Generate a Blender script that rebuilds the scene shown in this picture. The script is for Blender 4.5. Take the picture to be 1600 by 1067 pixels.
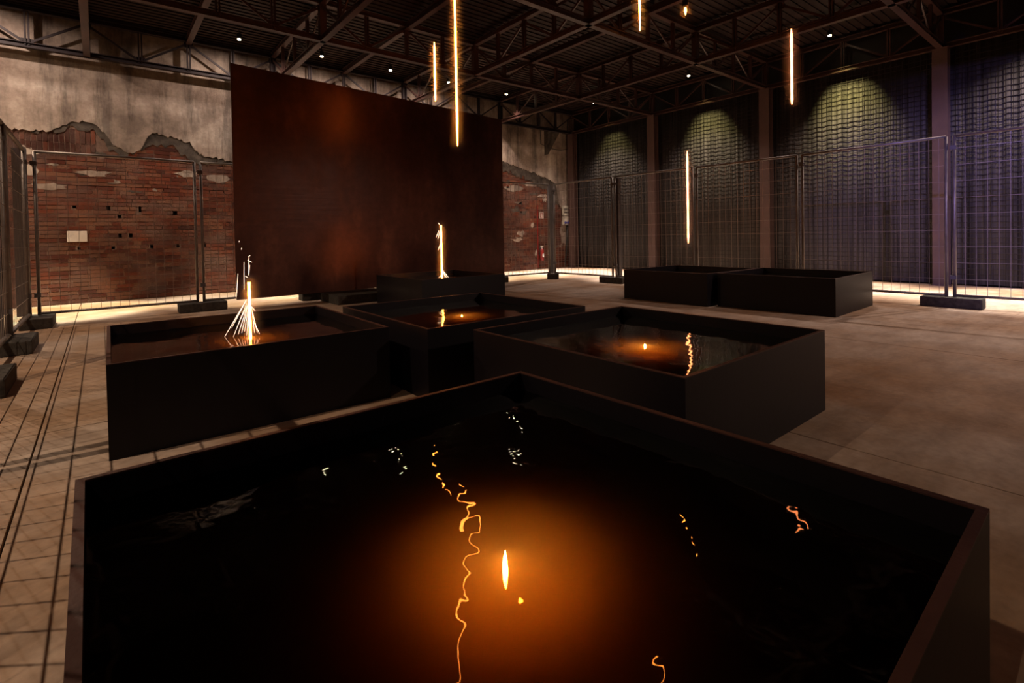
import bpy, bmesh, math, random
from mathutils import Vector, Matrix
random.seed(7)
S = bpy.context.scene
for o in list(bpy.data.objects): bpy.data.objects.remove(o)
COL = S.collection
PI = math.pi

# ------------------------------------------------------------------ camera, world, exposure
cd = bpy.data.cameras.new('camera'); cam = bpy.data.objects.new('camera', cd); COL.objects.link(cam)
S.camera = cam
F, YAW, PITCH, ROLL = 789.807, -0.67336, 0.0176839, -0.018645
f = Vector((-math.sin(YAW)*math.cos(PITCH), math.cos(YAW)*math.cos(PITCH), -math.sin(PITCH)))
r0 = Vector((math.cos(YAW), math.sin(YAW), 0)); u0 = r0.cross(f)
r = math.cos(ROLL)*r0 + math.sin(ROLL)*u0; u = -math.sin(ROLL)*r0 + math.cos(ROLL)*u0
cam.matrix_world = Matrix(((r.x, u.x, -f.x, 0), (r.y, u.y, -f.y, 0), (r.z, u.z, -f.z, 1.0), (0, 0, 0, 1)))
cd.sensor_fit = 'HORIZONTAL'; cd.sensor_width = 36; cd.lens = F/1600*36
cd.shift_x = 12.924/1600; cd.shift_y = -150.5175/1600
cd.clip_start = 0.02; cd.clip_end = 100

w = bpy.data.worlds.new('night'); S.world = w; w.use_nodes = True
w.node_tree.nodes['Background'].inputs[0].default_value = (0.35, 0.25, 0.5, 1)
w.node_tree.nodes['Background'].inputs[1].default_value = 0.02
S.view_settings.view_transform = 'Standard'; S.view_settings.look = 'None'
S.view_settings.exposure = 0.0; S.view_settings.gamma = 1.0
S.view_settings.use_curve_mapping = False
S.cycles.caustics_reflective = False; S.cycles.caustics_refractive = False
S.cycles.volume_bounces = 0

WARM = (1.0, 0.80, 0.50); COOL = (0.80, 0.72, 1.0)
LAMP_W = 150.0
def spot(loc, target, energy, color, size, blend, radius=0.03):
    l = bpy.data.lights.new('lamp_beam', 'SPOT'); l.energy = energy; l.color = color
    l.spot_size = math.radians(size); l.spot_blend = blend; l.shadow_soft_size = radius
    o = bpy.data.objects.new('lamp_beam', l); COL.objects.link(o); o.location = loc
    o.rotation_euler = (Vector(target)-Vector(loc)).to_track_quat('-Z', 'Y').to_euler()
    return o
BACK_LAMPS = [(x, 9.96, 4.56) for x in (2.02, 3.48, 4.94, 6.40)]
RIGHT_LAMPS = [(10.78, y, 4.62) for y in (9.40, 6.51, 3.60)]
LAMP_LEFT = (-1.30, 9.96, 4.56); FILL_FAR = (8.12, 9.96, 4.56)  # left one out of frame, far one added to brighten wall and floor strip
for p in BACK_LAMPS+[LAMP_LEFT]: spot(p, (p[0], p[1]+1.7, 0), 125, (1.0, .77, .64), 158, .5, .03)
spot(FILL_FAR, (9.7, 11.0, 1.3), 200, (1.0, .70, .55), 72, .8, .03)
for p in BACK_LAMPS+[LAMP_LEFT, FILL_FAR, (-.5, 9.96, 4.0)][:len(BACK_LAMPS)+2]: spot(p, (p[0]+(.6 if p == LAMP_LEFT else 0), p[1]-.05, 0), 2000, (1.0, .88, .64), 40, .5, .012)
for p in RIGHT_LAMPS:
    spot(p, (p[0]-.9, p[1], 0), 420, (1.0, .74, .60), 100, .8)
    spot(p, (p[0]-.9, p[1], 0), 3800, (1.0, .90, .82), 46, .6, .012)
    spot(p, (11.6, p[1]-.05, 3.05), {9.40: 80, 6.51: 200, 3.60: 350}[p[1]], (1.0, .82, .28), 56, 1.0, .015)
# further lamps of the same rows, outside the frame
spot((10.78, .7, 4.6), (9.9, .7, 0), 3800, (1.0, .90, .78), 46, .6, .012)
for p in ((10.78, .7, 4.6), (10.78, -2.2, 4.6)): spot(p, (p[0]-.7, p[1], 0), 500, (1.0, .74, .62), 112, .8)
for p, e_, w_ in (((-2.3, 9.0, 4.5), 420, 165), ((-2.3, 6.0, 4.5), 180, 105), ((-2.3, 3.25, 4.5), 520, 112), ((-2.3, .3, 4.5), 160, 105)): spot(p, (p[0]+.6, p[1], 0), e_, (1.0, .72, .50), w_, .8, .010)
# unseen lamps behind the camera: violet curtain wash, then added floor and panel fills
spot((-1.8, -3.2, 4.2), (11.6, 1.3, 1.4), 4300, (.46, .36, 1.0), 25, .6, .08)
spot((7.5, -4.0, 4.3), (5.8, .9, 0.0), 1000, (1.0, .70, .55), 68, .9, .1)
spot((-1.5, -2.5, 4.3), (1.5, 9.5, 1.6), 25, (.85, .65, .8), 80, .8, .1)

# ------------------------------------------------------------------ materials
def nt(name):
    m = bpy.data.materials.new(name); m.use_nodes = True
    n = m.node_tree; b = n.nodes['Principled BSDF']; return m, n, b
def N(n, t, **k):
    x = n.nodes.new(t)
    for a, v in k.items():
        if a in x.inputs: x.inputs[a].default_value = v
        else: setattr(x, a, v)
    return x
def coords(n, kind='Object'):
    return N(n, 'ShaderNodeTexCoord').outputs[kind]
def noise(n, vec, scale, detail=4, rough=.55):
    x = N(n, 'ShaderNodeTexNoise'); x.inputs['Scale'].default_value = scale
    x.inputs['Detail'].default_value = detail; x.inputs['Roughness'].default_value = rough
    n.links.new(vec, x.inputs['Vector']); return x.outputs['Fac']
def ramp(n, fac, stops):
    x = N(n, 'ShaderNodeValToRGB'); e = x.color_ramp.elements
    while len(e) < len(stops): e.new(.5)
    for i, (p, c) in enumerate(stops): e[i].position = p; e[i].color = (*c, 1) if len(c) == 3 else c
    n.links.new(fac, x.inputs[0]); return x.outputs[0]
def mix(n, a, b, fac, mode='MIX'):
    x = N(n, 'ShaderNodeMix', data_type='RGBA', blend_type=mode)
    for s, v in ((x.inputs[6], a), (x.inputs[7], b), (x.inputs[0], fac)):
        if hasattr(v, 'is_output'): n.links.new(v, s)
        elif isinstance(v, (int, float)): s.default_value = v
        else: s.default_value = (*v, 1)
    return x.outputs[2]
def bump(n, b, h, strength, dist=.02):
    x = N(n, 'ShaderNodeBump'); x.inputs['Strength'].default_value = strength; x.inputs['Distance'].default_value = dist
    n.links.new(h, x.inputs['Height']); n.links.new(x.outputs[0], b.inputs['Normal'])
def mapping(n, vec, sc=(1, 1, 1), loc=(0, 0, 0)):
    x = N(n, 'ShaderNodeMapping'); x.inputs['Scale'].default_value = sc; x.inputs['Location'].default_value = loc
    n.links.new(vec, x.inputs[0]); return x.outputs[0]
def plain(name, c, rough=.5, metal=0, var=.25, scale=8, spec=.5, bmp=.1):
    m, n, b = nt(name)
    v = N(n, 'ShaderNodeNewGeometry').outputs['Position']
    fa = noise(n, v, scale)
    lo = tuple(x*(1-var) for x in c); hi = tuple(min(1, x*(1+var)) for x in c)
    n.links.new(ramp(n, fa, [(.3, lo), (.7, hi)]), b.inputs['Base Color'])
    b.inputs['Roughness'].default_value = rough; b.inputs['Metallic'].default_value = metal
    b.inputs['Specular IOR Level'].default_value = spec
    if bmp: bump(n, b, noise(n, v, scale*8), bmp, .01)
    return m
def glow(name, c, s):
    m, n, b = nt(name)
    b.inputs['Base Color'].default_value = (0, 0, 0, 1)
    b.inputs['Emission Color'].default_value = (*c, 1); b.inputs['Emission Strength'].default_value = s
    return m

M = {}
M['tank'] = plain('black_painted_steel', (.0040, .0027, .0044), .45, 0, .3, 3, .28, .05)
M['rim'] = plain('reddish_rim_steel', (.050, .022, .018), .42, 0, .3, 6, .35)  # rim tone lighter and redder than the tank plates
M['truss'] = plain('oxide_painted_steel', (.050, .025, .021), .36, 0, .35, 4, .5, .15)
M['truss_shade'] = plain('truss_steel_shade_tone', (.018, .012, .013), .6, 0, .3, 4, .2, .1)  # truss steel again, with the backlit silhouette's shade put into its colour
M['column'] = plain('grey_painted_column', (.075, .043, .038), .6, 0, .15, 5)
M['galv'] = plain('galvanised_tube', (.17, .15, .14), .45, .5, .2, 10)
M['wire'] = plain('zinc_wire', (.30, .26, .24), .35, .5, .2, 10)
M['dark_post'] = plain('dark_grey_post', (.07, .065, .07), .55, .1, .2, 5)
M['block'] = plain('recycled_rubber_block', (.045, .04, .035), .85, 0, .45, 22, .3, .5)
M['mesh'] = plain('black_wire', (.006, .005, .006), .5, .2, .1, 10)
M['black'] = plain('black_plastic', (.01, .01, .01), .5)
M['white'] = plain('white_plastic', (.55, .52, .48), .5, 0, .1)
M['red'] = plain('fire_red_enamel', (.20, .016, .014), .35, 0, .15)
M['blue'] = plain('blue_socket_plastic', (.02, .03, .35), .5)
M['grey'] = plain('grey_box_plastic', (.45, .44, .38), .5)
M['lamp'] = glow('lamp_lens', (1.0, .86, .55), 30)
M['melt'] = glow('molten_steel', (1.0, .26, .035), 46)
M['melt_far'] = glow('molten_steel_thin', (1.0, .27, .09), 12)
M['spark'] = glow('white_hot_spark', (1.0, .62, .42), 5)
M['ember'] = glow('sinking_ember', (1.0, .47, .08), 1300)

# concrete floor
m, n, b = nt('stained_concrete')
v = N(n, 'ShaderNodeNewGeometry').outputs['Position']
big = noise(n, v, .55, 5, .6); med = noise(n, mapping(n, v, (1, 2.6, 1)), 2.2, 6, .65); fine = noise(n, v, 26, 4)
c = ramp(n, big, [(.36, (.22, .125, .06)), (.48, (.30, .21, .145)), (.60, (.38, .315, .27))])
c = mix(n, c, ramp(n, med, [(.3, (.62, .56, .5)), (.62, (1.1, 1.06, 1.0))]), .8, 'MULTIPLY')
c = mix(n, c, ramp(n, fine, [(.35, (.82, .8, .78)), (.65, (1.1, 1.1, 1.1))]), .6, 'MULTIPLY')
n.links.new(c, b.inputs['Base Color']); b.inputs['Roughness'].default_value = .62
b.inputs['Specular IOR Level'].default_value = .3
bump(n, b, fine, .15, .01); M['floor'] = m
M['joint'] = plain('dirty_joint', (.035, .028, .02), .9)

# plaster
m, n, b = nt('stained_lime_plaster')
v = N(n, 'ShaderNodeNewGeometry').outputs['Position']
st = noise(n, mapping(n, v, (2.2, 1, .28)), 1.6, 6, .7); bl = noise(n, v, 1.1, 6, .65); fi = noise(n, v, 14, 5, .7)
c = ramp(n, bl, [(.34, (.17, .14, .12)), (.48, (.30, .25, .215)), (.62, (.46, .41, .36))])
c = mix(n, c, ramp(n, st, [(.36, (.34, .33, .33)), (.5, (.9, .88, .86)), (.68, (1.15, 1.12, 1.1))]), .85, 'MULTIPLY')
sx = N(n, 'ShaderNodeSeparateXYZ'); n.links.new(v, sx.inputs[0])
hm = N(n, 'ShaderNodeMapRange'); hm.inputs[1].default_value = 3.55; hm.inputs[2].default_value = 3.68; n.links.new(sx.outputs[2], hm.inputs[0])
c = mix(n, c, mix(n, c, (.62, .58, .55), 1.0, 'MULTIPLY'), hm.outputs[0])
c = mix(n, c, ramp(n, fi, [(.3, (.7, .7, .7)), (.6, (1.08, 1.08, 1.08))]), .6, 'MULTIPLY')
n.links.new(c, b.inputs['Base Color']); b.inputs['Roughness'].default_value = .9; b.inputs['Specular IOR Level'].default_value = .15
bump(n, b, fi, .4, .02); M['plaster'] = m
M['render'] = plain('grey_undercoat_render', (.065, .055, .047), .95, 0, .6, 7, .2, .5)
M['mortar'] = plain('lime_mortar', (.15, .10, .08), .95, 0, .35, 9, .2, .6)

# bricks: tint per brick, smears of lime on top
m, n, b = nt('old_red_brick')
v = N(n, 'ShaderNodeNewGeometry').outputs['Position']
at = N(n, 'ShaderNodeAttribute', attribute_name='tint')
ti = ramp(n, at.outputs['Fac'], [(0, (.055, .022, .018)), (.35, (.115, .034, .021)), (.7, (.165, .050, .028)), (1, (.19, .095, .06))])
sm = noise(n, mapping(n, v, (1, 1, 1.5)), 1.7, 6, .7)
c = mix(n, ti, (.15, .098, .082), ramp(n, sm, [(.44, (0, 0, 0)), (.64, (.85, .85, .85))]))
dk = noise(n, v, .8, 3)
c = mix(n, c, ramp(n, dk, [(.38, (.36, .33, .33)), (.6, (1.0, .95, .92))]), .8, 'MULTIPLY')
fi = noise(n, v, 40, 4, .7)
c = mix(n, c, ramp(n, fi, [(.3, (.7, .7, .7)), (.7, (1.15, 1.15, 1.15))]), .5, 'MULTIPLY')
n.links.new(c, b.inputs['Base Color']); b.inputs['Roughness'].default_value = .92; b.inputs['Specular IOR Level'].default_value = .15
bump(n, b, fi, .5, .01); M['brick'] = m

# rolled steel panel with rust bloom
m, n, b = nt('rusted_rolled_steel')
v = N(n, 'ShaderNodeNewGeometry').outputs['Position']
a1 = noise(n, mapping(n, v, (.8, 1, .35)), 1.7, 7, .65); a2 = noise(n, v, 9, 6, .7); a3 = noise(n, mapping(n, v, (.4, 1, 6)), 3, 4)
c = ramp(n, a1, [(.3, (.05, .023, .019)), (.55, (.085, .036, .026)), (.75, (.15, .066, .042))])
c = mix(n, c, ramp(n, a2, [(.3, (.7, .7, .7)), (.7, (1.2, 1.15, 1.1))]), .7, 'MULTIPLY')
n.links.new(c, b.inputs['Base Color']); b.inputs['Metallic'].default_value = .75
n.links.new(ramp(n, a1, [(.35, (.28, .28, .28)), (.7, (.46, .46, .46))]), b.inputs['Roughness'])
bump(n, b, a3, .06, .02); M['panel'] = m

# black curtain cloth, fold shading painted in as vertical light and dark streaks
m, n, b = nt('drape_painted_folds')
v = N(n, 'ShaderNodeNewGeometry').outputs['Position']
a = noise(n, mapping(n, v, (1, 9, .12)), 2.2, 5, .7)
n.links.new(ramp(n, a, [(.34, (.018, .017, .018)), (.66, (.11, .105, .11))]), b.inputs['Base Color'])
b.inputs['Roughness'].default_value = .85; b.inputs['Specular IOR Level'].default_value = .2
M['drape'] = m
# profiled roof deck
M['deck'] = plain('dark_roof_deck', (.020, .011, .009), .6, 0, .4, 6, .3)

# water: a refractive surface with rings round the place where the steel drips in
def water_mat(name, amp, seed, rx=0, ry=0):
    m = bpy.data.materials.new(name); m.use_nodes = True; n = m.node_tree
    for x in list(n.nodes): n.nodes.remove(x)
    out = N(n, 'ShaderNodeOutputMaterial')
    g = N(n, 'ShaderNodeBsdfGlass'); g.inputs['IOR'].default_value = 1.33; g.inputs['Roughness'].default_value = 0
    g.inputs['Color'].default_value = (.95, .93, .9, 1)
    v = mapping(n, coords(n), (1, 1, 1), (-rx, -ry, 0))
    n1 = noise(n, mapping(n, v, (1, 1, 1), (seed, seed*2, 0)), 2.6, 1.0, .4)
    ln = N(n, 'ShaderNodeVectorMath', operation='LENGTH'); n.links.new(v, ln.inputs[0])
    k = N(n, 'ShaderNodeMath', operation='MULTIPLY'); n.links.new(ln.outputs['Value'], k.inputs[0]); k.inputs[1].default_value = 95
    sn = N(n, 'ShaderNodeMath', operation='SINE'); n.links.new(k.outputs[0], sn.inputs[0])
    fo = N(n, 'ShaderNodeMapRange'); fo.inputs[1].default_value = .05; fo.inputs[2].default_value = .62; fo.inputs[3].default_value = 1; fo.inputs[4].default_value = 0
    n.links.new(ln.outputs['Value'], fo.inputs[0])
    rr = N(n, 'ShaderNodeMath', operation='MULTIPLY'); n.links.new(sn.outputs[0], rr.inputs[0]); n.links.new(fo.outputs[0], rr.inputs[1])
    r2 = N(n, 'ShaderNodeMath', operation='MULTIPLY_ADD'); n.links.new(rr.outputs[0], r2.inputs[0]); r2.inputs[1].default_value = .018; n.links.new(n1, r2.inputs[2])
    n2 = noise(n, mapping(n, v, (1, 1, 1), (seed, 0, 0)), 19, 1, .4)
    r3 = N(n, 'ShaderNodeMath', operation='MULTIPLY_ADD'); n.links.new(n2, r3.inputs[0]); r3.inputs[1].default_value = .07; n.links.new(r2.outputs[0], r3.inputs[2])
    bp = N(n, 'ShaderNodeBump'); bp.inputs['Strength'].default_value = 1; bp.inputs['Distance'].default_value = amp
    n.links.new(r3.outputs[0], bp.inputs['Height']); n.links.new(bp.outputs[0], g.inputs['Normal'])
    n.links.new(g.outputs[0], out.inputs[0])
    vs = N(n, 'ShaderNodeVolumeScatter'); vs.inputs['Density'].default_value = 13.0; vs.inputs['Anisotropy'].default_value = .5; vs.inputs['Color'].default_value = (.9, .75, .6, 1)
    va = N(n, 'ShaderNodeVolumeAbsorption'); va.inputs['Density'].default_value = 17.0; va.inputs['Color'].default_value = (.90, .60, .2, 1)
    ad = N(n, 'ShaderNodeAddShader'); n.links.new(vs.outputs[0], ad.inputs[0]); n.links.new(va.outputs[0], ad.inputs[1])
    n.links.new(ad.outputs[0], out.inputs['Volume']); return m

# ------------------------------------------------------------------ mesh helpers
class MB:
    def __init__(s): s.v = []; s.f = []; s.t = []
    def box(s, lo, hi, tint=None):
        i = len(s.v); (x0, y0, z0), (x1, y1, z1) = lo, hi
        s.v += [(x0,y0,z0),(x1,y0,z0),(x1,y1,z0),(x0,y1,z0),(x0,y0,z1),(x1,y0,z1),(x1,y1,z1),(x0,y1,z1)]
        s.f += [tuple(i+k for k in q) for q in ((0,3,2,1),(4,5,6,7),(0,1,5,4),(1,2,6,5),(2,3,7,6),(3,0,4,7))]
        s.t += [tint or 0]*8; return s
    def bar(s, a, b, w, h, up=(0, 0, 1)):       # rectangular bar from a to b
        a = Vector(a); b = Vector(b); d = (b-a).normalized(); up = Vector(up)
        if abs(d.dot(up)) > .99: up = Vector((1, 0, 0))
        x = d.cross(up).normalized(); y = x.cross(d)
        i = len(s.v)
        for p in (a, b):
            for sx, sy in ((-1,-1),(1,-1),(1,1),(-1,1)): s.v.append(tuple(p+x*sx*w/2+y*sy*h/2)); s.t.append(0)
        s.f += [tuple(i+k for k in q) for q in ((0,1,2,3),(7,6,5,4),(0,4,5,1),(1,5,6,2),(2,6,7,3),(3,7,4,0))]; return s
    def tube(s, pts, rad, n=8, cap=True):
        pts = [Vector(p) for p in pts]; rads = rad if isinstance(rad, (list, tuple)) else [rad]*len(pts)
        i0 = len(s.v)
        for k, p in enumerate(pts):
            d = (pts[min(k+1, len(pts)-1)]-pts[max(k-1, 0)]).normalized()
            up = Vector((0, 0, 1)) if abs(d.z) < .95 else Vector((1, 0, 0))
            x = d.cross(up).normalized(); y = x.cross(d)
            for j in range(n):
                a = 2*PI*j/n; s.v.append(tuple(p+(x*math.cos(a)+y*math.sin(a))*rads[k])); s.t.append(0)
        for k in range(len(pts)-1):
            for j in range(n):
                a = i0+k*n+j; b = i0+k*n+(j+1) % n; s.f.append((a, b, b+n, a+n))
        if cap:
            s.f.append(tuple(i0+j for j in reversed(range(n)))); e = i0+(len(pts)-1)*n; s.f.append(tuple(e+j for j in range(n)))
        return s
    def mesh(s, name, mat, tint=False, bevel=0):
        me = bpy.data.meshes.new(name); me.from_pydata(s.v, [], s.f)
        bm = bmesh.new(); bm.from_mesh(me)
        bmesh.ops.recalc_face_normals(bm, faces=bm.faces)
        if bevel: bmesh.ops.bevel(bm, geom=list(bm.edges), offset=bevel, segments=2, affect='EDGES', profile=.6)
        bm.to_mesh(me); bm.free()
        if tint:
            at = me.attributes.new('tint', 'FLOAT', 'POINT')
            for k, val in enumerate(s.t): at.data[k].value = val
        me.materials.append(mat); return me
    def build(s, name, mat, parent=None, loc=None, tint=False, smooth=False, bevel=0):
        me = s.mesh(name, mat, tint, bevel)
        if smooth:
            for p in me.polygons: p.use_smooth = True
        return link(name, me, parent, loc)
def link(name, me, parent=None, loc=None, rz=0):
    o = bpy.data.objects.new(name, me); COL.objects.link(o)
    if parent: o.parent = parent
    if loc: o.location = loc
    if rz: o.rotation_euler.z = rz
    return o
def tag(o, label=None, cat=None, group=None, kind=None):
    if label: o['label'] = label
    if cat: o['category'] = cat
    if group: o['group'] = group
    if kind: o['kind'] = kind
    return o
def empty(name, loc, rz=0, **k):
    o = bpy.data.objects.new(name, None); COL.objects.link(o); o.location = loc; o.rotation_euler.z = rz
    o.empty_display_size = .1; return tag(o, **k)

# ------------------------------------------------------------------ setting: floor in cast slabs
X0, X1, Y0, Y1, ZR = -3.6, 11.75, -5.0, 11.22, 4.78
fl = tag(MB().box((X0-.2, Y0-.2, -.3), (X1+.2, Y1+.3, -.02)).build('floor', M['joint']), kind='structure')
xs = [X0-.2, -2.9, -.28, 2.655, 5.32, 7.97, 10.62, X1+.2]; ys = [Y0-.2, -1.6, 3.62, 8.0, Y1+.3]
gp = .004
for i in range(len(xs)-1):
    for j in range(len(ys)-1):
        MB().box((xs[i]+gp, ys[j]+gp, -.02), (xs[i+1]-gp, ys[j+1]-gp, 0)).build('concrete_slab', M['floor'], fl, bevel=.0015)

# ------------------------------------------------------------------ setting: walls
YW = 11.10   # brick face
holes = [(-.33, 1.61), (.13, 1.60), (.56, 1.59), (1.10, 1.55), (1.52, 1.56), (.29, 1.46), (.29, 1.16), (.42, 1.16),
         (-.29, .93), (.19, .93), (.72, .95), (1.13, .95), (1.55, .95)]
wb = tag(MB().box((X0-.2, Y1+.06, 0), (X1+.2, Y1+.30, ZR+.2)).build('wall_back', M['mortar']), kind='structure')
# mortar bed with real recesses at the put-log holes
mb = MB(); c_ = .05
def inhole(x, z): return any(abs(x-hx) < .03 and abs(z-hz) < .035 for hx, hz in holes)
nx = int(3.4/c_); nz = int(1.2/c_)
i = 0
for a in range(nx):
    for b_ in range(nz):
        x = -1.3+a*c_; z = .8+b_*c_
        if inhole(x+c_/2, z+c_/2): continue
        k = len(mb.v); mb.v += [(x, YW+.006, z), (x+c_, YW+.006, z), (x+c_, YW+.006, z+c_), (x, YW+.006, z+c_)]; mb.f.append((k, k+1, k+2, k+3)); mb.t += [0]*4
for (xa, xb, za, zb) in ((X0, -1.3, 0, ZR+.1), (-1.3, 2.1, 0, .8), (-1.3, 2.1, 2.0, ZR+.1), (2.1, X1, 0, ZR+.1)):
    k = len(mb.v); mb.v += [(xa, YW+.006, za), (xb, YW+.006, za), (xb, YW+.006, zb), (xa, YW+.006, zb)]; mb.f.append((k, k+1, k+2, k+3)); mb.t += [0]*4
mb.build('mortar_bed', M['mortar'], wb)

# plaster lower edge over x (measured), and the undercoat layer that reaches lower in places
PL = [(-3.6, 2.9), (-1.3, 2.86), (-.89, 2.83), (-.58, 2.87), (-.42, 2.97), (-.22, 3.06), (-.02, 3.03), (.12, 2.9), (.2, 2.74), (.38, 2.62),
      (.5, 2.60), (.62, 2.66), (.72, 2.92), (.85, 2.98), (1.15, 2.9), (1.38, 2.86), (1.46, 2.70), (1.6, 2.60), (1.78, 2.62), (2.05, 2.56), (3.2, 2.7), (4.6, 2.5), (6.2, 2.9), (8.0, 3.0),
      (8.9, 3.08), (9.5, 2.95), (10.0, 2.86), (10.5, 2.72), (10.9, 2.6), (11.05, 1.9), (11.75, 1.7)]
RE = [(-3.6, 2.88), (-.6, 2.86), (-.45, 2.90), (-.1, 2.92), (.05, 2.86), (.15, 2.62), (.36, 2.5), (.5, 2.58), (.66, 2.74), (.9, 2.76), (1.15, 2.72), (1.35, 2.5), (1.5, 2.44), (1.7, 2.55), (2.05, 2.5), (4, 2.3), (8, 2.8), (8.9, 2.85), (9.6, 2.7), (10.4, 2.4), (11, 2.0), (11.75, 1.5)]
def lerp(T, x):
    for (a, za), (b2, zb) in zip(T, T[1:]):
        if a <= x <= b2: return za+(zb-za)*(x-a)/(b2-a)
    return T[-1][1]
def coat(name, T, y, mat, jag, step):
    mb = MB(); x = X0; top = []; bot = []
    rnd = random.Random(5)
    while x < X1:
        bot.append((x, lerp(T, x)+rnd.uniform(-jag, jag))); x += step*rnd.uniform(.6, 1.4)
    bot.append((X1, lerp(T, X1)))
    for (xa, za), (xb, zb) in zip(bot, bot[1:]):
        k = len(mb.v)
        mb.v += [(xa, y, za), (xb, y, zb), (xb, y, ZR+.1), (xa, y, ZR+.1), (xa, YW+.014, za), (xb, YW+.014, zb)]
        mb.f += [(k, k+1, k+2, k+3), (k+4, k+5, k+1, k)]; mb.t += [0]*6
    return mb.build(name, mat, wb)
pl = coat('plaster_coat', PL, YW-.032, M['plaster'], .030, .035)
coat('render_coat', RE, YW-.014, M['render'], .07, .05)['label'] = 'grey undercoat showing below the broken plaster edge'
# loose patches of plaster left on the bricks
def patch(name, cx, cz, wx, wz, y, mat, seed, n_=14, jag=.3):
    rnd = random.Random(seed); mb = MB(); pts = []
    for k in range(n_):
        a = 2*PI*k/n_; rr = 1+rnd.uniform(-jag, jag); pts.append((cx+wx*math.cos(a)*rr, cz+wz*math.sin(a)*rr))
    for yy in (y, YW+.014):
        for p in pts: mb.v.append((p[0], yy, p[1])); mb.t.append(0)
    mb.f.append(tuple(range(n_))); mb.f += [(k, (k+1) % n_, n_+(k+1) % n_, n_+k) for k in range(n_)]
    return mb.build(name, mat, wb)
sd = 0
for cx, cz, wx, wz in ((-.05, 2.2, .22, .05), (-.85, 2.5, .14, .05), (1.3, 2.28, .18, .06), (1.85, 2.22, .2, .09), (9.3, 2.35, .3, .08), (11.3, 1.1, .2, .4), (9.9, 2.5, .3, .07), (-.62, 1.95, .2, .06), (-.9, 2.2, .16, .09)):
    sd += 1; patch('plaster_patch', cx, cz, wx, wz, YW-.006, M['plaster'], sd)
rp = random.Random(11)
for k in range(26):
    sd += 1; cx = rp.uniform(8.95, 11.3); cz = rp.choice([rp.uniform(.3, 2.9), rp.uniform(1.6, 2.9)])
    patch('plaster_patch', cx, cz, rp.uniform(.05, .26), rp.uniform(.03, .09), YW-.004, M['plaster' if k % 3 else 'render'], sd, 12, .5)
for k in range(16):
    sd += 1; cx = rp.uniform(-1.0, 2.0); cz = rp.uniform(1.9, 2.6)
    patch('plaster_patch', cx, cz, rp.uniform(.03, .14), rp.uniform(.015, .04), YW-.003, M['plaster' if k % 2 else 'render'], sd, 12, .5)
pp = MB().box((-.43, YW-.03, 1.04), (-.17, YW+.012, 1.22)).build('repair_patch', M['white'], wb, bevel=.004)
pp['label'] = 'pale rectangular plaster repair'

# bricks
bricks = []
rnd = random.Random(3)
CH = .068; z = 0.02; row = 0
while z < 3.0:
    x = X0 + (row % 2)*.13 + rnd.uniform(-.02, .02)
    while x < X1-.05:
        L = .245 if rnd.random() > .18 else .115
        if -1.2 < x < -.42 and rnd.random() < .3: L = .26
        x1 = min(x+L, X1)
        top = lerp(PL, (x+x1)/2)+.05
        soldier = (-1.3 < x < .0) and z > 2.42
        if z < top and not soldier and not (z > 2.0 and x > 11.0 and z > lerp(PL, x)+.02):
            seg = [(x, x1)]
            for hx, hz in holes:
                if z-.01 < hz < z+CH+.01 and x-.02 < hx < x1+.02:
                    seg = [(x, hx-.03), (hx+.03, x1)]
            for a, b2 in seg:
                if b2-a > .03: bricks.append((a, b2-.011, z, z+CH-.012))
        x = x1
    z += CH; row += 1
x = -1.3
while x < -.02:
    for (za, zb) in ((2.44, 2.68), (2.69, 2.93)):
        bricks.append((x, x+.056, za, zb))
    x += .068
def vis_key(b_): # bricks the picture shows largest: near and not behind the steel panel
    x = (b_[0]+b_[1])/2
    hid = 1 if (x < -1.02 or 2.06 < x < 8.8) else 0
    return (hid, abs(x+.2) + (0 if x < 3 else 3))
bricks.sort(key=vis_key)
shared = {}
for k, (xa, xb, za, zb) in enumerate(bricks[:300]):
    key = (round((xb-xa)/.02)*.02, round((zb-za)/.02)*.02, k % 4)
    if key not in shared:
        lx, lz = max(key[0], .03), max(key[1], .03)
        shared[key] = None
        m_ = MB(); m_.box((-.5, 0, -.5), (.5, .05, .5), .05+.95*rnd.random()); m_.t = [m_.t[0]]*8
        shared[key] = m_.mesh('brick', M['brick'], tint=True)
    o = link('brick', shared[key], wb, ((xa+xb)/2, YW+rnd.uniform(-.006, .004), (za+zb)/2))
    o.scale = (xb-xa, 1, zb-za)
mb = MB()
for xa, xb, za, zb in bricks[300:]:
    d = rnd.uniform(-.006, .004); mb.box((xa, YW+d, za), (xb, YW+.05, zb), .02+.96*rnd.random())
tag(mb.build('brickwork', M['brick'], wb, tint=True), kind='stuff')

tag(MB().box((X1, Y0-.2, 0), (X1+.2, Y1+.3, ZR+.2)).build('wall_right', M['black']), kind='structure')
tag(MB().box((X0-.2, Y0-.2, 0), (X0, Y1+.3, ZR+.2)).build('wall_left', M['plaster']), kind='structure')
tag(MB().box((X0-.2, Y0-.2, 0), (X1+.2, Y0, ZR+.2)).build('wall_front', M['black']), kind='structure')
ce = tag(MB().box((X0-.2, Y0-.2, ZR+.04), (X1+.2, Y1+.3, ZR+.2)).build('ceiling', M['deck']), kind='structure')
mb = MB(); y = Y0
while y < Y1:
    mb.box((X0, y, ZR+.02), (X1, y+.07, ZR+.05)); y += .13
tag(mb.build('deck_rib', M['deck'], ce), kind='stuff')

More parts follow.
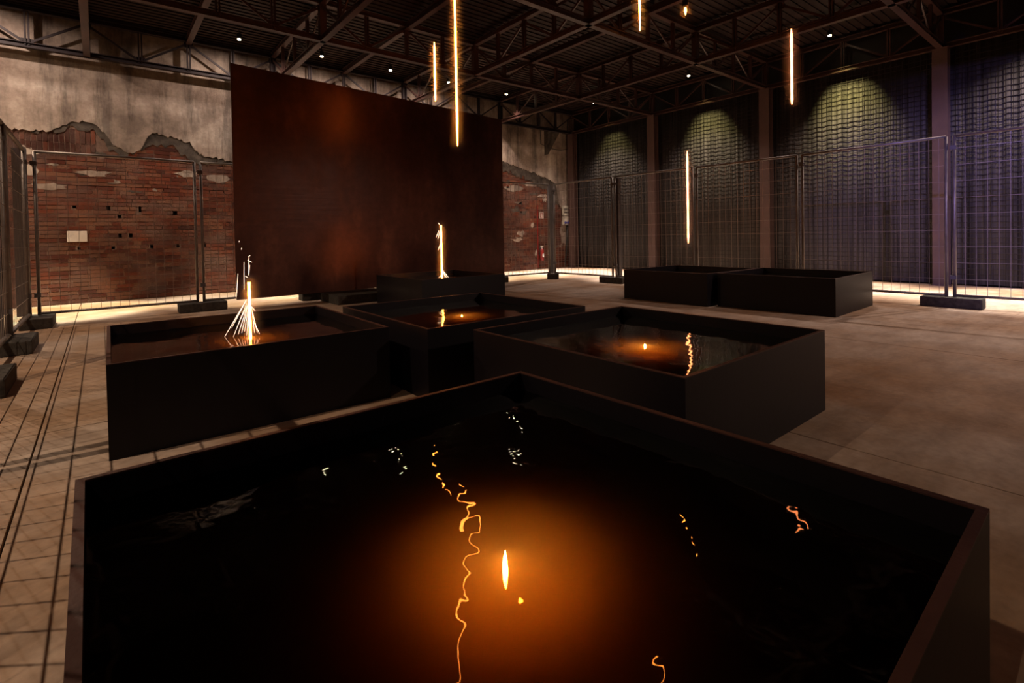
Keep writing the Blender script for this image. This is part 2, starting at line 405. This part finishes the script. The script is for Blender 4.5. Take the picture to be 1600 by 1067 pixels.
# ------------------------------------------------------------------ roof grid: trusses both ways, 2.9 m bays
ZB, ZT, BAY = 4.13, 4.66, 2.885
GX = [-2.98, -.095, 2.80, 5.72, 8.62, 11.42]; GY = [-3.72, -.82, 2.12, 5.06, 7.95, 10.85]
P4 = BAY/4
def proto_member(kind):
    m_ = MB()
    if kind == 'upright': m_.box((-.032, -.022, 0), (-.010, .022, ZT-ZB)); m_.box((.010, -.022, 0), (.032, .022, ZT-ZB))
    if kind == 'node_post': m_.box((-.05, -.05, 0), (-.038, .05, ZT-ZB)); m_.box((.038, -.05, 0), (.05, .05, ZT-ZB)); m_.box((-.038, -.006, 0), (.038, .006, ZT-ZB))
    if kind == 'diagonal': m_.bar((.05, 0, ZT-ZB-.06), (P4-.05, 0, .06), .022, .034); m_.bar((0.0, 0, ZT-ZB-.06), (.07, 0, ZT-ZB-.06), .008, .09); m_.bar((P4-.07, 0, .06), (P4, 0, .06), .008, .09)
    return m_.mesh(kind, M['truss'])
PM = {k: proto_member(k) for k in ('upright', 'node_post', 'diagonal')}
def chord(L, h):
    m_ = MB(); m_.box((0, -.045, -h), (L, .045, -h+.012)); m_.box((0, -.006, -h+.012), (L, .006, 0)); m_.box((0, -.045, 0-.012), (L, .045, 0)); return m_
def truss(p0, rz, L, nodes, label, y0=0):
    t = empty('roof_truss', (p0[0], p0[1], 0), rz, label=label, cat='truss', group='steel trusses of the roof grid')
    chord(L, .085).build('bottom_chord', M['truss'], t, (0, 0, ZB+.04))
    chord(L, .085).build('top_chord', M['truss'], t, (0, 0, ZT+.085))
    for a, b_ in zip(nodes, nodes[1:]):
        s = (b_-a)/BAY
        for k in range(4):
            o = link('node_post' if k == 0 else 'upright', PM['node_post' if k == 0 else 'upright'], t, (a+k*P4*s, 0, ZB))
            d = link('diagonal', PM['diagonal'], t, (a+(k if k % 2 == 0 else k+1)*P4*s, 0, ZB))
            d.scale.x = s if k % 2 == 0 else -s
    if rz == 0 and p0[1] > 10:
        for c_ in t.children: c_.data = dark(c_.data)  # wall truss takes the copy with shade in its colour
    return t
DK = {}
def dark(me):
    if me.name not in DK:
        d = me.copy(); d.materials.clear(); d.materials.append(M['truss_shade']); DK[me.name] = d
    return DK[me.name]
ln = {0: 'roof truss overhead behind the camera position', 1: 'roof truss spanning overhead just out of the frame top', 2: 'nearest crosswise roof truss, meeting the column at the far right', 3: 'crosswise roof truss through the middle of the hall roof',
      4: 'crosswise roof truss just in front of the big steel panel', 5: 'roof truss lying flat against the brick back wall'}
la = {0: 'lengthwise roof truss beyond the left fence', 1: 'lengthwise roof truss whose end meets the brick wall at far left', 2: 'lengthwise roof truss over the left part of the steel panel',
      3: 'lengthwise roof truss reaching the wall over the right part of the steel panel', 4: 'lengthwise roof truss between the panel and the curtains', 5: 'lengthwise roof truss on top of the columns before the curtains'}
for j, gy in enumerate(GY):
    if j == 0: continue
    truss((X0, gy), 0, 11.5-X0, [g-X0 for g in GX], ln[j])
for i, gx in enumerate(GX):
    if i == 0: continue
    truss((gx, Y0), PI/2, 10.9-Y0, [g-Y0 for g in GY], la[i])
pn = ['dark secondary roof beam over the hall left of the steel panel', 'dark secondary roof beam ending above the left half of the steel panel', 'dark secondary roof beam ending above the right half of the steel panel', 'dark secondary roof beam right of the steel panel', 'dark secondary roof beam nearest the curtains']
for i in range(5):
    x = (GX[i]+GX[i+1])/2
    o = chord(10.9-Y0, .11).build('roof_beam', M['truss'], None, (x, Y0, ZT+.06)); o.rotation_euler.z = PI/2
    tag(o, pn[i], 'beam', 'secondary beams of the roof')

# columns
cl = {1: ('steel column behind the camera side, beyond the right edge', 0), 2: ('grey steel column farthest right, between two lit curtain bays', 0), 3: ('grey steel column behind the right one of the two far tanks', 0), 4: ('grey steel column behind the left one of the two far tanks', 0), 5: ('dark steel column in the corner where brick wall meets curtain', 0)}
for j in range(1, 6):
    gy = GY[j]
    t = empty('steel_column', (11.42, gy, 0), label=cl[j][0], cat='column', group='columns in front of the curtains')
    MB().box((-.10, -.105, .012), (-.088, .105, ZB-.05)).box((.088, -.105, .012), (.10, .105, ZB-.05)).box((-.088, -.005, .012), (.088, .005, ZB-.05)).build('shaft', M['column'], t)
    MB().box((-.14, -.14, 0), (.14, .14, .012)).build('base_plate', M['column'], t)
    MB().box((-.12, -.12, ZB-.05), (.12, .12, ZB-.045+.0)).build('cap_plate', M['truss'], t)

# curtains and the square wire screens hanging in front of them
cn = {1: 'dark pleated curtain at the right edge of the picture, washed in violet', 2: 'pleated curtain between the two right columns with the brightest yellow cone on it', 3: 'pleated curtain behind the hanging glowing streak, with a dim yellow cone', 4: 'darkest pleated curtain next to the brick wall corner'}
for j in (1, 2, 3, 4):
    ya, yb = GY[j]+.13, GY[j+1]-.05
    mb = MB(); nn = int((yb-ya)/.022); rnd = random.Random(j)
    ph = 0; prof = []
    for k in range(nn+1):
        ph += rnd.uniform(.25, .95); prof.append(11.60+.0045*math.sin(ph)+.003*math.sin(k*.13+j))
    zz = (.03, 2.0, 4.2)
    for zi, z in enumerate(zz):
        for k in range(nn+1): mb.v.append((prof[k]+(.01*math.sin(k*.4) if zi == 0 else 0), ya+(yb-ya)*k/nn, z)); mb.t.append(0)
    for zi in range(2):
        for k in range(nn): a = zi*(nn+1)+k; mb.f.append((a, a+1, a+nn+2, a+nn+1))
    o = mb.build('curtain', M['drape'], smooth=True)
    sm = o.modifiers.new('thickness', 'SOLIDIFY'); sm.thickness = .004
    tag(o, cn[j], 'curtain', 'curtains along the right side')
    mb = MB(); y = ya; rnd = random.Random(30+j)
    while y < yb:
        mb.bar((11.552, y, .10), (11.552, y, 4.05), .008, .006); y += .088
    z = .12
    while z < 4.05:
        y = ya; za = z
        while y < yb-.01:
            y2 = min(y+.21, yb); zb = z+rnd.uniform(-.006, .006)
            mb.bar((11.546, y, za), (11.546, y2, zb), .007, .009); y = y2; za = zb
        z += .088
    o = mb.build('wire_screen', M['mesh'])
    tag(o, {1: 'fine square wire screen over the curtain at the right edge', 2: 'fine square wire screen over the brightest lit curtain', 3: 'fine square wire screen over the curtain behind the lone glowing streak', 4: 'fine square wire screen over the dark curtain in the corner'}[j], 'wire screen', 'wire screens in front of the curtains')

# ------------------------------------------------------------------ steel panel on its plinth
mb = MB()
A, B = (1.546, 8.25), (6.725, 8.42)
q = [(A[0], A[1], .136), (B[0], B[1], .136), (B[0], B[1], 3.473), (A[0], A[1], 3.603)]
for dy in (0, .03):
    for p in q: mb.v.append((p[0], p[1]+dy, p[2])); mb.t.append(0)
mb.f += [(0,1,2,3), (7,6,5,4), (0,4,5,1), (1,5,6,2), (2,6,7,3), (3,7,4,0)]
tag(mb.build('steel_panel', M['panel'], bevel=.003), 'huge dark rusty steel panel standing upright before the brick wall', 'panel')
tag(MB().box((2.80, 7.56, 0), (4.9, 8.33, .135)).build('plinth', M['block'], bevel=.004), 'low dark plinth carrying the steel panel, beside the rear tank', 'plinth')

# ------------------------------------------------------------------ tanks with water
TH, TW, TT, WZ = .446, 1.396, .018, .38
TK = {1: (.647, .868, .8, 'large black tank in the foreground filling the bottom of the picture'), 2: (.711, 3.634, -.58, 'black tank at left with the sparking stream falling into it'),
      3: (2.24, 3.378, -.34, 'black tank in the centre between the left and the right middle tank'), 4: (2.429, 1.776, .16, 'black tank right of centre, just behind the foreground tank'),
      5: (3.984, 6.554, -.32, 'black tank farthest back, in front of the steel panel'), 6: (7.057, 4.285, -.87, 'left one of the two black tanks near the curtains'),
      7: (7.221, 2.855, 1.1, 'right one of the two black tanks near the curtains')}
WL = {1: 'black rippled water of the foreground tank with a big orange glow', 2: 'water of the left tank around the sparking stream', 3: 'dark water of the centre tank with small orange glow',
      4: 'dark water of the tank right of centre with orange glow', 5: 'water in the tank before the steel panel', 6: 'unlit water in the left far tank', 7: 'unlit water in the right far tank'}
AMP = {1: .016, 2: .008, 3: .007, 4: .008, 5: .01, 6: .01, 7: .01}
for k, (x, y, a, lb) in TK.items():
    t = empty('water_tank', (x, y, 0), math.radians(a), label=lb, cat='tank', group='square black water tanks')
    h = TW/2; zz0, zz1 = .0, TH
    for (lo, hi) in (((-h, -h, zz0), (h, -h+TT, zz1)), ((-h, h-TT, zz0), (h, h, zz1)), ((-h, -h+TT, zz0), (-h+TT, h-TT, zz1)), ((h-TT, -h+TT, zz0), (h, h-TT, zz1))):
        s_ = MB().box(lo, (hi[0], hi[1], hi[2]-.004)).build('side_plate', M['tank'], t)
        MB().box((lo[0], lo[1], hi[2]-.004), hi).build('rim', M['rim'], s_)
    MB().box((-h+TT, -h+TT, .02), (h-TT, h-TT, .05)).build('tank_floor', M['tank'], t)
    mb = MB(); hh = h-TT-.001
    mb.box((-hh, -hh, .052-WZ), (hh, hh, 0))
    o = mb.build('water', water_mat('dark_water_%d' % k, AMP[k], k*3.7)); o.location = (x, y, WZ); o.rotation_euler.z = math.radians(a)
    tag(o, WL[k], 'water', kind='stuff')

# ------------------------------------------------------------------ motion trails of falling molten drops, and sparks
def at(px, py, X, Y):
    """height above (X, Y) at which picture row py is met"""
    lo, hi = -1, 9
    for _ in range(50):
        m_ = (lo+hi)/2; d = Vector((X, Y, m_))-Vector((0, 0, 1)); yy = 533.5-150.5175-F*d.dot(u)/d.dot(f)
        if yy > py: lo = m_
        else: hi = m_
    return lo
def halo_mat(R_, L=None):  # haze volume added so the melt shows a soft halo
    m = bpy.data.materials.new('halo_volume'); m.use_nodes = True; n = m.node_tree
    for x in list(n.nodes): n.nodes.remove(x)
    v = mapping(n, coords(n), (1/R_, 1/R_, 0))
    ln_ = N(n, 'ShaderNodeVectorMath', operation='LENGTH'); n.links.new(v, ln_.inputs[0])
    mr = N(n, 'ShaderNodeMapRange'); mr.inputs[1].default_value = 0; mr.inputs[2].default_value = 1; mr.inputs[3].default_value = 1; mr.inputs[4].default_value = 0
    n.links.new(ln_.outputs['Value'], mr.inputs[0])
    pw = N(n, 'ShaderNodeMath', operation='POWER'); n.links.new(mr.outputs[0], pw.inputs[0]); pw.inputs[1].default_value = 2.6
    src = pw.outputs[0]
    if L:   # thins out towards both ends as well
        sz = N(n, 'ShaderNodeSeparateXYZ'); n.links.new(coords(n), sz.inputs[0])
        for z0, z1 in ((L[0], L[0]+R_*1.0), (L[1], L[1]-R_*1.0)):
            e = N(n, 'ShaderNodeMapRange', interpolation_type='SMOOTHSTEP'); e.inputs[1].default_value = z0; e.inputs[2].default_value = z1; n.links.new(sz.outputs[2], e.inputs[0])
            mm = N(n, 'ShaderNodeMath', operation='MULTIPLY'); n.links.new(src, mm.inputs[0]); n.links.new(e.outputs[0], mm.inputs[1]); src = mm.outputs[0]
    m.cycles.volume_step_rate = .06; m.cycles.volume_sampling = 'MULTIPLE_IMPORTANCE'
    ml = N(n, 'ShaderNodeMath', operation='MULTIPLY'); n.links.new(src, ml.inputs[0]); ml.inputs[1].default_value = HALO/R_
    vs = N(n, 'ShaderNodeVolumeScatter'); n.links.new(ml.outputs[0], vs.inputs['Density']); vs.inputs['Anisotropy'].default_value = .2
    n.links.new(vs.outputs[0], N(n, 'ShaderNodeOutputMaterial').inputs['Volume']); return m
HALO = .3
def trail(X, Y, za, zb, rad, label, mat='melt', tip=True):  # motion trail of falling drops, built as a solid glowing rod
    mb = MB(); nseg = 14; pts = []; rr = []
    for i_ in range(nseg+1):
        t_ = i_/nseg; pts.append((X, Y, za+(zb-za)*t_))
        e = 1.0
        if tip and t_ > .94: e = .35
        if t_ < .03: e = .4
        rr.append(rad*e*(1+.12*math.sin(i_*2.3)))
    mb.tube(pts, rr, 8)
    o = mb.build('drop_trail', M[mat], smooth=True)
    R_ = rad*9+.03
    z_a, z_b = (WZ+.01-za if not tip else -R_*.7), zb-za+R_*.7
    fm = MB().tube([(0, 0, z_b), (0, 0, z_a)], R_, 16).build('halo_haze', halo_mat(R_, ((z_a if tip else z_a-R_), z_b)), o, (X, Y, za)); tag(fm, 'faint haze added round the melt to give its halo', kind='stuff')
    return tag(o, label, 'molten steel', 'motion trails of molten drops')
s1 = trail(2.225, 3.35, at(715, 228, 2.225, 3.35), 4.70, .0075, 'longest glowing orange stream of falling molten drops, hanging over the centre tank')
s2 = trail(3.97, 6.55, at(683, 158, 3.97, 6.55), at(683, 66, 3.97, 6.55), .013, 'short glowing stream left of the longest one, above the rear tank')
s3 = trail(2.44, 1.775, at(1006, 48, 2.44, 1.775), 4.70, .0055, 'glowing stream cut by the top frame edge above the tank right of centre')
s5 = trail(7.215, 2.86, at(1240, 163, 7.215, 2.86), at(1240, 45, 7.215, 2.86), .016, 'glowing stream high before the curtains, farthest right', 'melt_far')
s6 = trail(7.04, 4.29, at(1075, 380, 7.04, 4.29), at(1075, 236, 7.04, 4.29), .014, 'glowing streak hanging low over the left far tank', 'melt_far')
s7 = trail(3.99, 6.50, WZ-.02, at(688, 352, 3.99, 6.50), .012, 'stream of molten drops falling into the rear tank before the steel panel', tip=False)
s8 = trail(.748, 3.60, WZ-.12, at(388, 441, .748, 3.60), .0085, 'stream of molten drops throwing sparks in the left tank', tip=False)
def spark(parent, a, b, rad):
    mb = MB().tube([a, ((a[0]+b[0])/2, (a[1]+b[1])/2, (a[2]+b[2])/2), b], [rad*.5, rad, rad*.4], 5)
    return mb.build('spark', M['spark'], parent)
rx, ry = r0.x, r0.y   # sparks spread mainly across
zt = at(388, 470, .748, 3.6)
P = 3.6/F*1.02        # metres per pixel at the left tank
def lp(px, py):  # point in the cross plane through the left stream
    o_ = (px-388)*P; return (.748+rx*o_, 3.60+ry*o_, max(at(388, py, .748, 3.6), WZ-.01))
for a, b in (((384, 468), (351, 527)), ((383, 470), (362, 512)), ((384, 474), (364, 526)), ((385, 478), (371, 522)), ((385, 480), (376, 520)), ((386, 482), (380, 518)), ((387, 478), (383, 524)), ((391, 480), (394, 520)), ((392, 488), (398, 520)), ((386, 475), (374, 500)), ((392, 500), (401, 522)),
             ((382, 409), (381, 452)), ((373, 427), (370, 464)), ((389, 402), (388, 428)), ((387, 406), (393, 410)), ((383, 431), (387, 434)), ((388, 430), (390, 414)), ((379, 387), (379, 390)), ((376, 376), (376, 378)), ((391, 399), (388, 401)), ((390, 478), (396, 486))):
    spark(s8, lp(*a), lp(*b), .0012)
P5 = 7.7/F
def lq(px, py):
    o_ = (px-689)*P5; return (3.99+rx*o_, 6.50+ry*o_, max(at(689, py, 3.99, 6.5), TH-.05))
for a, b in (((686, 360), (681, 371)), ((687, 362), (684, 373)), ((687, 382), (684, 391)), ((690, 422), (699, 436)), ((690, 424), (696, 436)), ((690, 420), (694, 436)), ((685, 348), (687, 351)), ((690, 428), (684, 436))):
    spark(s7, lq(*a), lq(*b), .003)
# sinking drops that glow below the surface
def ember(X, Y, z0, z1, rad, label, mat='ember'):
    mb = MB(); n_ = 8; pts = []; rr = []
    for i_ in range(n_+1):
        t_ = i_/n_; pts.append((X, Y, z0+(z1-z0)*t_)); rr.append(max(.0006, rad*math.sin(PI*min(1, t_*1.0+.04))**.7))
    mb.tube(pts, rr, 8); o = mb.build('molten_drop', M[mat], smooth=True)
    return tag(o, label, 'molten steel', 'drops of molten steel sinking in the tanks')
ember(.640, .817, .17, .32, .006, 'bright sinking drop glowing in the foreground tank')
ember(.655, .79, .135, .155, .005, 'small round drop below the bright one in the foreground tank')
ember(.748, 3.60, .25, .37, .009, 'fierce glow where the sparking stream enters the left tank')
ember(2.24, 3.36, .28, .37, .006, 'drop glowing below the water of the centre tank')
ember(2.385, 1.73, .24, .37, .006, 'upper drop glowing in the tank right of centre')
ember(2.38, 1.68, .10, .13, .008, 'lower drop glowing in the tank right of centre')
# nozzles in the roof from which the steel drips
def nozzle(X, Y, z, label, hot):
    t = empty('drip_nozzle', (X, Y, z), label=label, cat='nozzle', group='nozzles in the roof')
    MB().tube([(0, 0, .12), (0, 0, ZR-z)], .012, 8).build('stem', M['black'], t)
    MB().tube([(0, 0, .02), (0, 0, .04), (0, 0, .12)], [.03, .05, .05], 14).build('crucible', M['black'], t, smooth=False)
    if hot:
        fm = MB().tube([(0, 0, -.30), (0, 0, .25)], .22, 16).build('halo_haze', halo_mat(.22, (-.30, .25)), t); tag(fm, 'faint haze added round the melt to give its halo', kind='stuff')
        MB().tube([(0, 0, -.09), (0, 0, -.03), (0, 0, .02)], [.006, .020, .012], 8).build('hot_tip', M['melt'], t, smooth=True)
nz = at(1071, 14, 7.04, 4.29)
nozzle(7.04, 4.29, min(nz, ZR-.15), 'glowing drip nozzle under the roof above the left far tank', True)

# ------------------------------------------------------------------ lamps
def lamp(p, label, aim):
    t = empty('ceiling_spotlight', p, label=label, cat='spotlight', group='ceiling spotlights')
    MB().tube([(0, 0, .03), (0, 0, .12)], [.045, .045], 12).build('housing', M['black'], t)
    MB().tube([(0, 0, .12), (0, 0, ZR-p[2])], .008, 6).build('stem', M['black'], t)
    MB().tube([(0, 0, .012), (0, 0, .03)], [.024, .03], 12).build('lens', M['lamp'], t)
for p, l in zip(BACK_LAMPS, ('leftmost lit spotlight in the row along the brick wall', 'second spotlight from the left in the row over the steel panel', 'third spotlight from the left in the row over the steel panel', 'rightmost spotlight in the row over the steel panel, beside the long stream')):
    lamp(p, l, None)
lamp(FILL_FAR, 'fill spotlight added among the trusses right of the steel panel', None)
for p, l in zip(RIGHT_LAMPS, ('farthest spotlight of the curtain row, near the corner', 'middle spotlight of the curtain row, left of the column', 'nearest spotlight of the curtain row, right of the high stream')):
    lamp(p, l, None)

# ------------------------------------------------------------------ mesh fence
def fence_panel(a, b, label, thick=.019, step=.1, group='wire fence panels'):
    a = Vector((*a, 0)); b = Vector((*b, 0)); L = (b-a).length-.05; rz = math.atan2(b.y-a.y, b.x-a.x)
    t = empty('wire_fence', a, rz, label=label, cat='fence', group=group)
    zb, zt_ = .15, 2.15
    fr = MB()
    fr.tube([(.03, 0, .13), (.03, 0, zt_)], thick, 8); fr.tube([(L, 0, .13), (L, 0, zt_)], thick, 8)
    fr.tube([(.03, 0, zt_), (L, 0, zt_)], thick*.9, 8); fr.tube([(.03, 0, zb), (L, 0, zb)], thick*.9, 8)
    fr.build('frame', M['galv'], t, smooth=True)
    wm = MB(); wmat = M['wire']; x = .03+step
    while x < L: wm.bar((x, 0, zb), (x, 0, zt_), .0042, .0042); x += step
    z = zb+.205
    while z < zt_-.05: wm.bar((.03, .004, z), (L, .004, z), .0040, .0040); z += .205
    tag(wm.build('wire_mesh', wmat, t), kind='stuff')
    for zc in (.35, 1.98): MB().box((-.012, -.028, zc), (.05, .028, zc+.05)).build('coupler', M['dark_post'], t)
    return t
def run(pts, labels, **k):
    for a, b, l in zip(pts, pts[1:], labels): fence_panel(a, b, l, **k)
BX = [(-.64, 8.48), (1.13, 8.46), (2.86, 8.50), (4.6, 8.52), (6.33, 8.50), (8.05, 8.36)]
run(BX, ['wire fence panel before the brick wall at far left', 'wire fence panel ending behind the left edge of the steel panel', 'wire fence panel hidden behind the steel panel, second from left', 'wire fence panel hidden behind the middle of the steel panel', 'wire fence panel right of the steel panel, before the fire extinguisher'])
RX = [(8.07, 8.28), (8.10, 6.57), (8.25, 4.88), (8.38, 3.21), (8.38, 1.46), (8.5, -.28), (8.6, -2.0)]
run(RX, ['wire fence panel in the far corner before the dark curtain', 'wire fence panel left of the two far tanks', 'wire fence panel behind the two far tanks', 'wire fence panel before the curtain with the bright cone', 'wire fence panel reaching the right picture edge', 'wire fence panel beyond the right picture edge'])
LX = [(-.70, 8.42), (-.70, 6.68), (-.70, 4.93), (-.70, 3.18), (-.70, 1.43), (-.70, -.32)]
run(LX, ['wire fence panel seen edge-on at the left picture edge', 'heavy framed fence panel left of the picture edge, second from the corner', 'fence panel left of the picture edge, third from the corner', 'fence panel left of the picture edge beside the left tank', 'fence panel left of the camera'], thick=.024)
def post(x, y, w_, d_, h_, rz, label):
    o = MB().box((-w_/2, -d_/2, .13), (w_/2, d_/2, h_)).build('square_post', M['dark_post'], None, (x, y, 0), bevel=.004)
    o.rotation_euler.z = rz; tag(o, label, 'post', 'square posts of the fence'); return o
post(8.175, 8.47, .12, .12, 2.15, .4, 'thick dark square post at the fence corner beside the fire extinguisher')
post(8.20, 6.53, .10, .05, 2.13, 0, 'dark post between two fence panels left of the far tanks')
post(-.745, 8.48, .13, .05, 2.18, 0, 'grey-blue square post at the left fence corner before the brick wall')
post(-.80, 6.72, .13, .05, 2.18, 0, 'grey-blue square post cut by the left picture edge')
def block(cx, cy, lx, ly, rz, label, h=.125):
    o = MB().box((-lx/2, -ly/2, 0), (lx/2, ly/2, h)).build('foot_block', M['block'], None, (cx, cy, 0), bevel=.012)
    o.rotation_euler.z = rz; tag(o, label, 'fence foot', 'dark blocks weighting the fence'); return o
block(-.62, 8.40, .30, .60, PI/2*0, 'dark foot block at the left fence corner')
block(-.64, 6.62, .26, .62, 0, 'foot block at the left edge, in front of the corner one')
block(-.64, 4.92, .26, .60, 0, 'foot block cut by the left picture edge, nearest')
block(1.14, 8.46, .60, .24, 0, 'foot block under the fence joint left of the steel panel')
block(2.86, 8.62, .60, .22, 0, 'foot block half hidden under the steel panel')
block(6.62, 8.58, .55, .18, 0, 'small foot block at the right edge of the steel panel')
block(8.10, 8.36, .26, .26, .75, 'square foot block under the corner post of the fence')
block(8.22, 6.70, .22, .60, 0, 'foot block under the fence left of the far tanks')
block(8.40, 1.46, .23, .60, 0, 'foot block under the fence joint at right before the curtains')
block(8.38, 3.21, .23, .60, 0, 'foot block hidden behind the right far tank')

# ------------------------------------------------------------------ small things on the back wall
t = empty('fire_extinguisher', (10.22, YW-.09, .26), label='red fire extinguisher hanging on the brick wall beyond the fence', cat='extinguisher')
MB().tube([(0, 0, 0), (0, 0, .03), (0, 0, .30), (0, 0, .34), (0, 0, .36)], [.055, .062, .062, .045, .02], 16).build('cylinder', M['red'], t, smooth=True)
MB().tube([(0, 0, .355), (0, 0, .39)], .02, 10).box((-.05, -.012, .39), (.06, .012, .41)).box((-.05, -.012, .42), (.05, .012, .435)).build('valve', M['white'], t)
MB().tube([(-.03, 0, .38), (-.08, 0, .36), (-.09, 0, .28), (-.08, 0, .15)], .011, 8).build('hose', M['black'], t, smooth=True)
MB().box((-.03, -.066, .1), (.03, -.0615, .2)).build('sticker', M['white'], t)
MB().box((-.02, .062, .1), (.02, .088, .3)).build('bracket', M['black'], t)
tag(MB().box((10.12, YW-.03, .05), (10.15, YW-.008, 1.9)).build('conduit', M['red'], bevel=.004), 'thin red conduit running down the brick wall behind the extinguisher', 'conduit')
t = empty('safety_sign', (10.30, YW-.02, 1.60), label='small red and white extinguisher sign on the brick wall', cat='sign')
MB().box((-.08, 0, -.09), (.08, .008, .09)).build('plate', M['white'], t)
MB().box((-.06, -.002, -.075), (.06, 0, .075)).build('red_field', M['red'], t)
MB().box((-.005, -.004, -.06), (.035, -.002, .03)).box((.0, -.004, .035), (.025, -.002, .055)).box((-.03, -.004, .03), (0, -.002, .04)).box((-.035, -.004, -.03), (-.025, -.002, .035)).build('extinguisher_symbol', M['white'], t)
t = empty('switchboard', (11.30, YW-.10, 1.38), label='grey electrical switchboard with blue sockets in the corner of the brick wall', cat='electrical box')
MB().box((-.16, 0, .22), (.16, .06, .52)).build('upper_box', M['grey'], t, bevel=.006)
MB().box((-.13, -.006, .30), (.13, 0, .44)).build('breaker_window', M['black'], t)
for k in range(4): MB().box((-.11+k*.06, -.014, .33), (-.075+k*.06, -.006, .41)).build('breaker', M['grey'], t)
MB().box((-.16, -.02, -.06), (.16, .06, .20)).build('lower_box', M['grey'], t, bevel=.006)
for k in range(3): MB().tube([(-.10+k*.1, -.05, -.005), (-.10+k*.1, -.02, .005)], .034, 12).build('blue_socket', M['blue'], t)
MB().tube([(.1, -.035, .12), (.1, -.02, .12)], .025, 12).build('socket', M['blue'], t)
tag(MB().tube([(11.36, YW-.04, 1.30), (11.34, YW-.05, .9), (11.27, YW-.07, .45), (11.18, YW-.10, .03)], .022, 8).build('cable', M['black'], smooth=True), 'thick black cable falling from the switchboard to the floor', 'cable')
tag(MB().tube([(11.44, YW-.05, 1.9), (11.44, YW-.05, 4.6)], .012, 8).build('conduit', M['black'], smooth=True), 'thin vertical conduit near the corner above the switchboard', 'conduit')
tag(MB().tube([(10.28, YW-.045, 4.5), (10.30, YW-.045, 3.72), (10.7, YW-.045, 3.62), (11.1, YW-.045, 3.6), (11.41, YW-.045, 3.66)], .010, 8).build('cable', M['black'], smooth=True), 'thin cable sagging across the plaster near the corner', 'cable')
mb = MB(); mb.v = [(10.45, YW-.2, 4.12), (10.95, YW-.2, 4.12), (10.45, YW-.2, 3.4), (10.45, YW-.03, 4.12), (10.95, YW-.03, 4.12), (10.45, YW-.03, 3.4)]
mb.t = [0]*6; mb.f = [(0, 1, 2), (3, 5, 4), (0, 3, 4, 1), (1, 4, 5, 2), (2, 5, 3, 0)]
tag(mb.build('wall_bracket', M['render']), 'dark triangular bracket below the truss near the wall corner', 'bracket')
